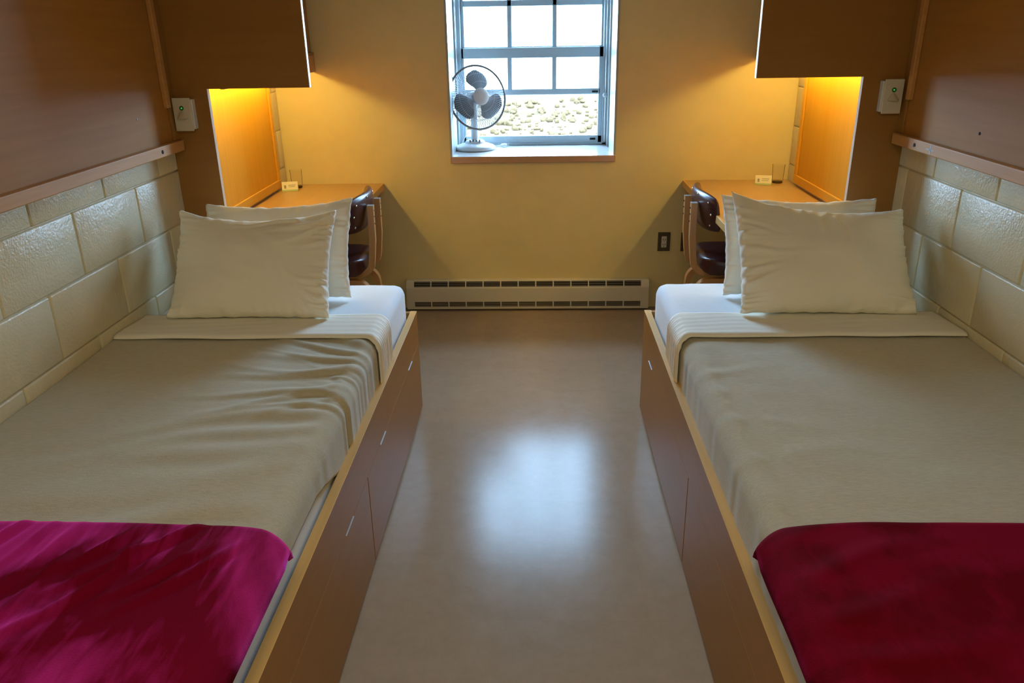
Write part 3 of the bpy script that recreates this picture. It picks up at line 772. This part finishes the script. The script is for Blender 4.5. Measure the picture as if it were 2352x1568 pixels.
def chair(label, s, xp, yc):
    """s=-1: seat towards -x. xp = |x| of the rear posts, yc = middle of the chair"""
    t = thing('desk_chair', label, 'chair', (s * (xp + 0.2), yc, 0), 'desk chairs')
    X = lambda d: s * (xp + d)
    for dy in (-0.085, 0.085):
        bm = bmesh.new()
        p = [(X(0.0), 0.79), (X(0.002), 0.62), (X(0.012), 0.525)] + [(X(a), b) for a, b in arc((0.075, 0.505), 0.060, PI, 1.5 * PI, 6)] + [(X(0.22), 0.441), (X(0.40), 0.436)]
        bm_strip(bm, p, 0.030, yc + dy - 0.0135, yc + dy + 0.0135)
        fr = obj('back_post', bm, M['chairwood'], t, True, 35)
        for z in (0.765, 0.735, 0.70):
            bm = bmesh.new()
            bm_lathe(bm, [(0.004, 0), (0.004, 0.002), (0.002, 0.003)], (X(-0.0155), yc + dy, z), 10, 1, 1, Matrix.Rotation(s * PI / 2 if s < 0 else -PI / 2, 4, 'Y'))
            obj('screw', bm, M['dark'], fr)
        box('post_cap', (*sorted((X(-0.0155), X(0.0155))), yc + dy - 0.014, yc + dy + 0.014, 0.788, 0.7915), M['steel'], fr)
        bm = bmesh.new()
        p = [(X(0.015), 0.002), (X(0.03), 0.30)] + [(X(a), b) for a, b in arc((0.100, 0.345), 0.066, PI, 0.5 * PI, 6)] + [(X(0.32), 0.411)] + [(X(a), b) for a, b in arc((0.34, 0.345), 0.066, 0.5 * PI, 0, 6)] + [(X(0.43), 0.002)]
        yo = dy * 1.35
        bm_strip(bm, p, 0.026, yc + yo - 0.02, yc + yo + 0.02)
        obj('leg', bm, M['chairwood'], t, True, 35)
    # seat cushion
    bm = bmesh.new()
    x0, x1 = sorted((X(0.045), X(0.46)))
    bm_box(bm, x0, x1, yc - 0.205, yc + 0.205, 0.452, 0.53, bev=0.036, seg=5)
    bmesh.ops.subdivide_edges(bm, edges=[e for e in bm.edges if e.calc_length() > 0.2], cuts=8, use_grid_fill=True)
    for v in bm.verts:
        a = (v.co.x - (x0 + x1) / 2) / 0.21; b = (v.co.y - yc) / 0.205
        rr = (abs(a) ** 3 + abs(b) ** 3) ** (1 / 3)
        if rr > 0.9:
            k = 0.9 / rr + 0.1 * 0.9; v.co.x = (x0 + x1) / 2 + (v.co.x - (x0 + x1) / 2) * min(1, k); v.co.y = yc + (v.co.y - yc) * min(1, k)
        if v.co.z > 0.50: v.co.z += 0.012 * max(0, 1 - rr)
    obj('seat', bm, M['leather'], t, True)
    # padded back: curved shell with stud nails
    def padpt(u, v, side):
        y = yc + 0.235 * u * (1 - 0.10 * abs(v) ** 4); 
        z = 0.755 + 0.092 * v * (1 - 0.16 * abs(u) ** 4)
        th = 0.030 * (max(0, 1 - abs(u) ** 5) * max(0, 1 - abs(v) ** 4)) ** 0.5
        d = 0.042 + 0.045 * u * u - 0.012 * v
        return Vector((X(d + (th if side > 0 else -th * 0.75)), y, z))
    bm = bmesh.new(); nu, nv = 34, 22
    g = lambda k, n: math.sin((k / (n - 1) - 0.5) * PI)
    A = [[bm.verts.new(padpt(g(i, nu), g(j, nv), 1)) for j in range(nv)] for i in range(nu)]
    B = [[A[i][j] if i in (0, nu - 1) or j in (0, nv - 1) else bm.verts.new(padpt(g(i, nu), g(j, nv), -1)) for j in range(nv)] for i in range(nu)]
    for G in (A, B):
        for i in range(nu - 1):
            for j in range(nv - 1): bm.faces.new((G[i][j], G[i + 1][j], G[i + 1][j + 1], G[i][j + 1]))
    pad = obj('backrest', bm, M['leather'], t, True)
    for u, v in ((-0.80, 0.62), (-0.86, 0.0), (-0.80, -0.62), (0.80, 0.62), (0.86, 0.0), (0.80, -0.62), (-0.30, 0.8), (0.30, 0.8)):
        bm = bmesh.new(); p = padpt(u, v, -1)
        bm_lathe(bm, [(0.006, -0.001), (0.0055, 0.002), (0.003, 0.004)], p, 10, 1, 1, Matrix.Rotation(-s * PI / 2, 4, 'Y'))
        obj('stud', bm, M['stud'], pad, True)
chair('burgundy padded chair with wooden posts at the left desk', -1, 0.815, 3.835)
chair('burgundy padded chair with wooden posts at the right desk', 1, 0.746, 3.83)

# ------------------------------------------------------------------ tumblers and cards
def tumbler(label, x, y):
    bm = bmesh.new(); z = DZ + 0.0005
    prof = [(0.027, 0), (0.029, 0.004), (0.033, 0.10), (0.0315, 0.10), (0.0275, 0.012), (0.001, 0.011)]
    n = 36
    bm_lathe(bm, prof, (x, y, z), n)
    o = obj('drinking_glass', bm, M['tumbler'], None, True, 40)
    bm = bmesh.new(); bm_lathe(bm, [(0.0268, 0.0008), (0.0268, 0.0105), (0.0262, 0.0108)], (x, y, z), n)
    b = obj('glass_base', bm, M['tumbler_base'], o, True, 40)
    tag(o, label, 'glass', 'tumblers on the desks')
M['tumbler_base'] = mat('thick_glass_base', (0.10, 0.055, 0.02), 0.12, 0.6)
def card(label, x, y, ang, wd=0.085, ht=0.05):
    t = thing('tent_card', label, 'card', (x, y, DZ), 'tent cards on the desks')
    t.rotation_euler = (0, 0, ang)
    bm = bmesh.new(); hw = wd / 2; dp = 0.022; th = 0.0012
    bm_prism(bm, [(-dp, 0.001), (0, ht), (dp, 0.001), (dp - th, 0.001), (0, ht - 2 * th), (-dp + th, 0.001)], 'x', -hw, hw)
    o = obj('card_stock', bm, M['card'], t); o.location = (0, 0, 0)
    def patch(nm, u0, u1, v0, v1, m):
        bm = bmesh.new()
        q = lambda u, v: Vector((u, -dp + dp * v, 0.001 + (ht - 0.001) * v)) + Vector((0, -ht, dp)).normalized() * 0.0005
        vs = [bm.verts.new(q(*p)) for p in ((u0, v0), (u1, v0), (u1, v1), (u0, v1))]
        bm.faces.new(vs); r = bmesh.ops.extrude_face_region(bm, geom=bm.faces[:])
        for g in r['geom']:
            if isinstance(g, bmesh.types.BMVert): g.co += Vector((0, ht, -dp)).normalized() * 0.0004
        o = obj(nm, bm, m, t); o.location = (0, 0, 0)
    patch('green_band', -hw, hw, 0.02, 0.16, M['cardgreen'])
    bmn = ((-0.030, -0.022, 0.30, 0.62),)
    patch('printed_emblem', -0.031, -0.020, 0.30, 0.64, M['cardink'])
    patch('printed_line', -0.008, 0.030, 0.60, 0.66, M['cardink'])
    patch('printed_line', -0.008, 0.026, 0.44, 0.49, M['cardink'])
tumbler('clear tumbler behind the card on the left desk', -1.362, 4.395)
tumbler('clear tumbler beside the card on the right desk', 1.325, 4.395)
card('white tent card in front of the tumbler on the left desk', -1.375, 4.305, 0.22)
card('white tent card left of the tumbler on the right desk', 1.235, 4.35, -0.25)

# ------------------------------------------------------------------ fan on the window sill
fz = OZ0 + 0.0012
fan = thing('desk_fan', 'white oscillating desk fan with grey blades on the window sill', 'fan', (-0.375, 4.77, fz))
fc = Vector((-0.375, 4.765, fz))
bm = bmesh.new()
bm_lathe(bm, [(0.112, 0.0), (0.119, 0.006), (0.119, 0.017), (0.112, 0.024), (0.085, 0.034), (0.060, 0.040), (0.058, 0.048), (0.050, 0.054), (0.030, 0.058)], fc, 48, 1.0, 0.95)
bs = obj('fan_base', bm, M['plastic'], fan, True, 50)
for k in range(4):
    bm = bmesh.new(); bm_box(bm, fc.x - 0.030 + 0.0185 * k, fc.x - 0.021 + 0.0185 * k, fc.y - 0.050, fc.y - 0.036, fz + 0.046, fz + 0.064, bev=0.002)
    obj('button', bm, M['greyblade'], bs)
bm = bmesh.new(); bm_tube(bm, [fc + Vector((0, 0.0, 0.05)), fc + Vector((0, 0, 0.16)), fc + Vector((0.002, 0, 0.262))], 0.02, 16, True, [0.024, 0.020, 0.017])
obj('fan_post', bm, M['plastic'], fan, True, 50)
yaw = math.radians(30); tilt = math.radians(11)
FC = Vector((-0.350, 4.735, 1.208))                      # centre of the cage
ax = Vector((math.sin(yaw), -math.cos(yaw), math.sin(tilt))).normalized()   # towards the room
U = Vector((math.cos(yaw), math.sin(yaw), 0)); V2 = ax.cross(U).normalized()
mx = Matrix((U, V2, ax)).transposed().to_4x4()
bm = bmesh.new()   # motor housing behind the cage
bm_lathe(bm, [(0.012, -0.135), (0.034, -0.13), (0.042, -0.11), (0.044, -0.06), (0.036, -0.042)], FC, 28, 1, 1, mx)
bm_tube(bm, [FC - ax * 0.08 + Vector((0, 0, -0.02)), FC - ax * 0.075 + Vector((0, 0, -0.07))], 0.022, 14)
obj('motor_housing', bm, M['plastic'], fan, True, 45)
RC = 0.178
def cage(sg, depth, nm):
    bm = bmesh.new(); nw = 76
    for k in range(nw):
        a = 2 * PI * k / nw
        d = U * math.cos(a) + V2 * math.sin(a)
        pts = []
        for j in range(7):
            t = j / 6; r = 0.040 + (RC - 0.040) * t
            pts.append(FC + d * r + ax * (sg * depth * (1 - t ** 2.6)))
        bm_tube(bm, pts, 0.0010, 4, False)
    for r in (0.085, 0.130):
        t = (r - 0.04) / (RC - 0.04)
        bm_ring(bm, FC + ax * sg * depth * (1 - t ** 2.6), r, 0.0011, U, V2, 56, 5)
    return obj(nm, bm, M['wire'], fan, True)
cage(1, 0.050, 'front_cage'); cage(-1, 0.052, 'rear_cage')
bm = bmesh.new(); bm_ring(bm, FC, RC, 0.0062, U, V2, 72, 8)
obj('cage_rim', bm, M['rim'], fan, True)
bm = bmesh.new(); bm_lathe(bm, [(0.048, 0.044), (0.048, 0.051), (0.040, 0.057), (0.02, 0.059)], FC, 32, 1, 1, mx)
obj('hub_cap', bm, M['hub'], fan, True, 45)
bm = bmesh.new(); bm_lathe(bm, [(0.030, -0.02), (0.032, 0.02), (0.02, 0.03)], FC, 24, 1, 1, mx)
obj('blade_hub', bm, M['greyblade'], fan, True, 45)
for k in range(3):
    a0 = math.radians(78 + 120 * k)
    bm = bmesh.new()
    def blade(u, v):
        r = 0.024 + 0.128 * u
        half = 0.24 + 0.50 * math.sin(min(1, u * 1.25) * PI * 0.62)
        half *= math.sqrt(max(0.0, 1 - max(0, (u - 0.62) / 0.39) ** 2.2))
        a = a0 + 0.20 * u + (v - 0.5) * 2 * half
        d = U * math.cos(a) + V2 * math.sin(a)
        return FC + d * r + ax * (0.030 * (v - 0.5) * (0.4 + u) + 0.006 * math.sin(v * PI))
    bm_grid(bm, 18, 14, blade)
    o = obj('blade', bm, M['greyblade'], fan, True)
    md = o.modifiers.new('thickness', 'SOLIDIFY'); md.thickness = 0.002
bm = bmesh.new()   # mains lead looping up behind the post and lying on the sill
pts = []
ctrl = [fc + Vector((-0.005, 0.02, 0.235)), fc + Vector((-0.05, 0.06, 0.20)), fc + Vector((-0.055, 0.10, 0.10)), fc + Vector((-0.02, 0.115, 0.10)), fc + Vector((0.0, 0.10, 0.13)), fc + Vector((-0.06, 0.12, 0.07)), fc + Vector((-0.09, 0.125, 0.006)), fc + Vector((0.02, 0.135, 0.005)), fc + Vector((0.12, 0.11, 0.005)), fc + Vector((0.15, 0.095, 0.010))]
for i in range(len(ctrl) - 1):
    p0, p1, p2, p3 = ctrl[max(i - 1, 0)], ctrl[i], ctrl[i + 1], ctrl[min(i + 2, len(ctrl) - 1)]
    for j in range(8):
        t = j / 8
        pts.append(0.5 * ((2 * p1) + (p2 - p0) * t + (2 * p0 - 5 * p1 + 4 * p2 - p3) * t * t + (3 * p1 - p0 - 3 * p2 + p3) * t ** 3))
pts.append(ctrl[-1])
bm_tube(bm, pts, 0.0026, 6)
cd = obj('power_cord', bm, M['hub'], fan, True)
bm = bmesh.new(); e = ctrl[-1]
bm_tube(bm, [e, e + Vector((0.012, -0.004, 0.002)), e + Vector((0.034, -0.010, 0.004))], 0.009, 10, True, [0.005, 0.010, 0.0085])
for dz in (-0.004, 0.005): bm_tube(bm, [e + Vector((0.034, -0.010, 0.004 + dz)), e + Vector((0.050, -0.014, 0.006 + dz))], 0.0018, 6)
obj('plug', bm, M['plastic'], cd, True, 45)
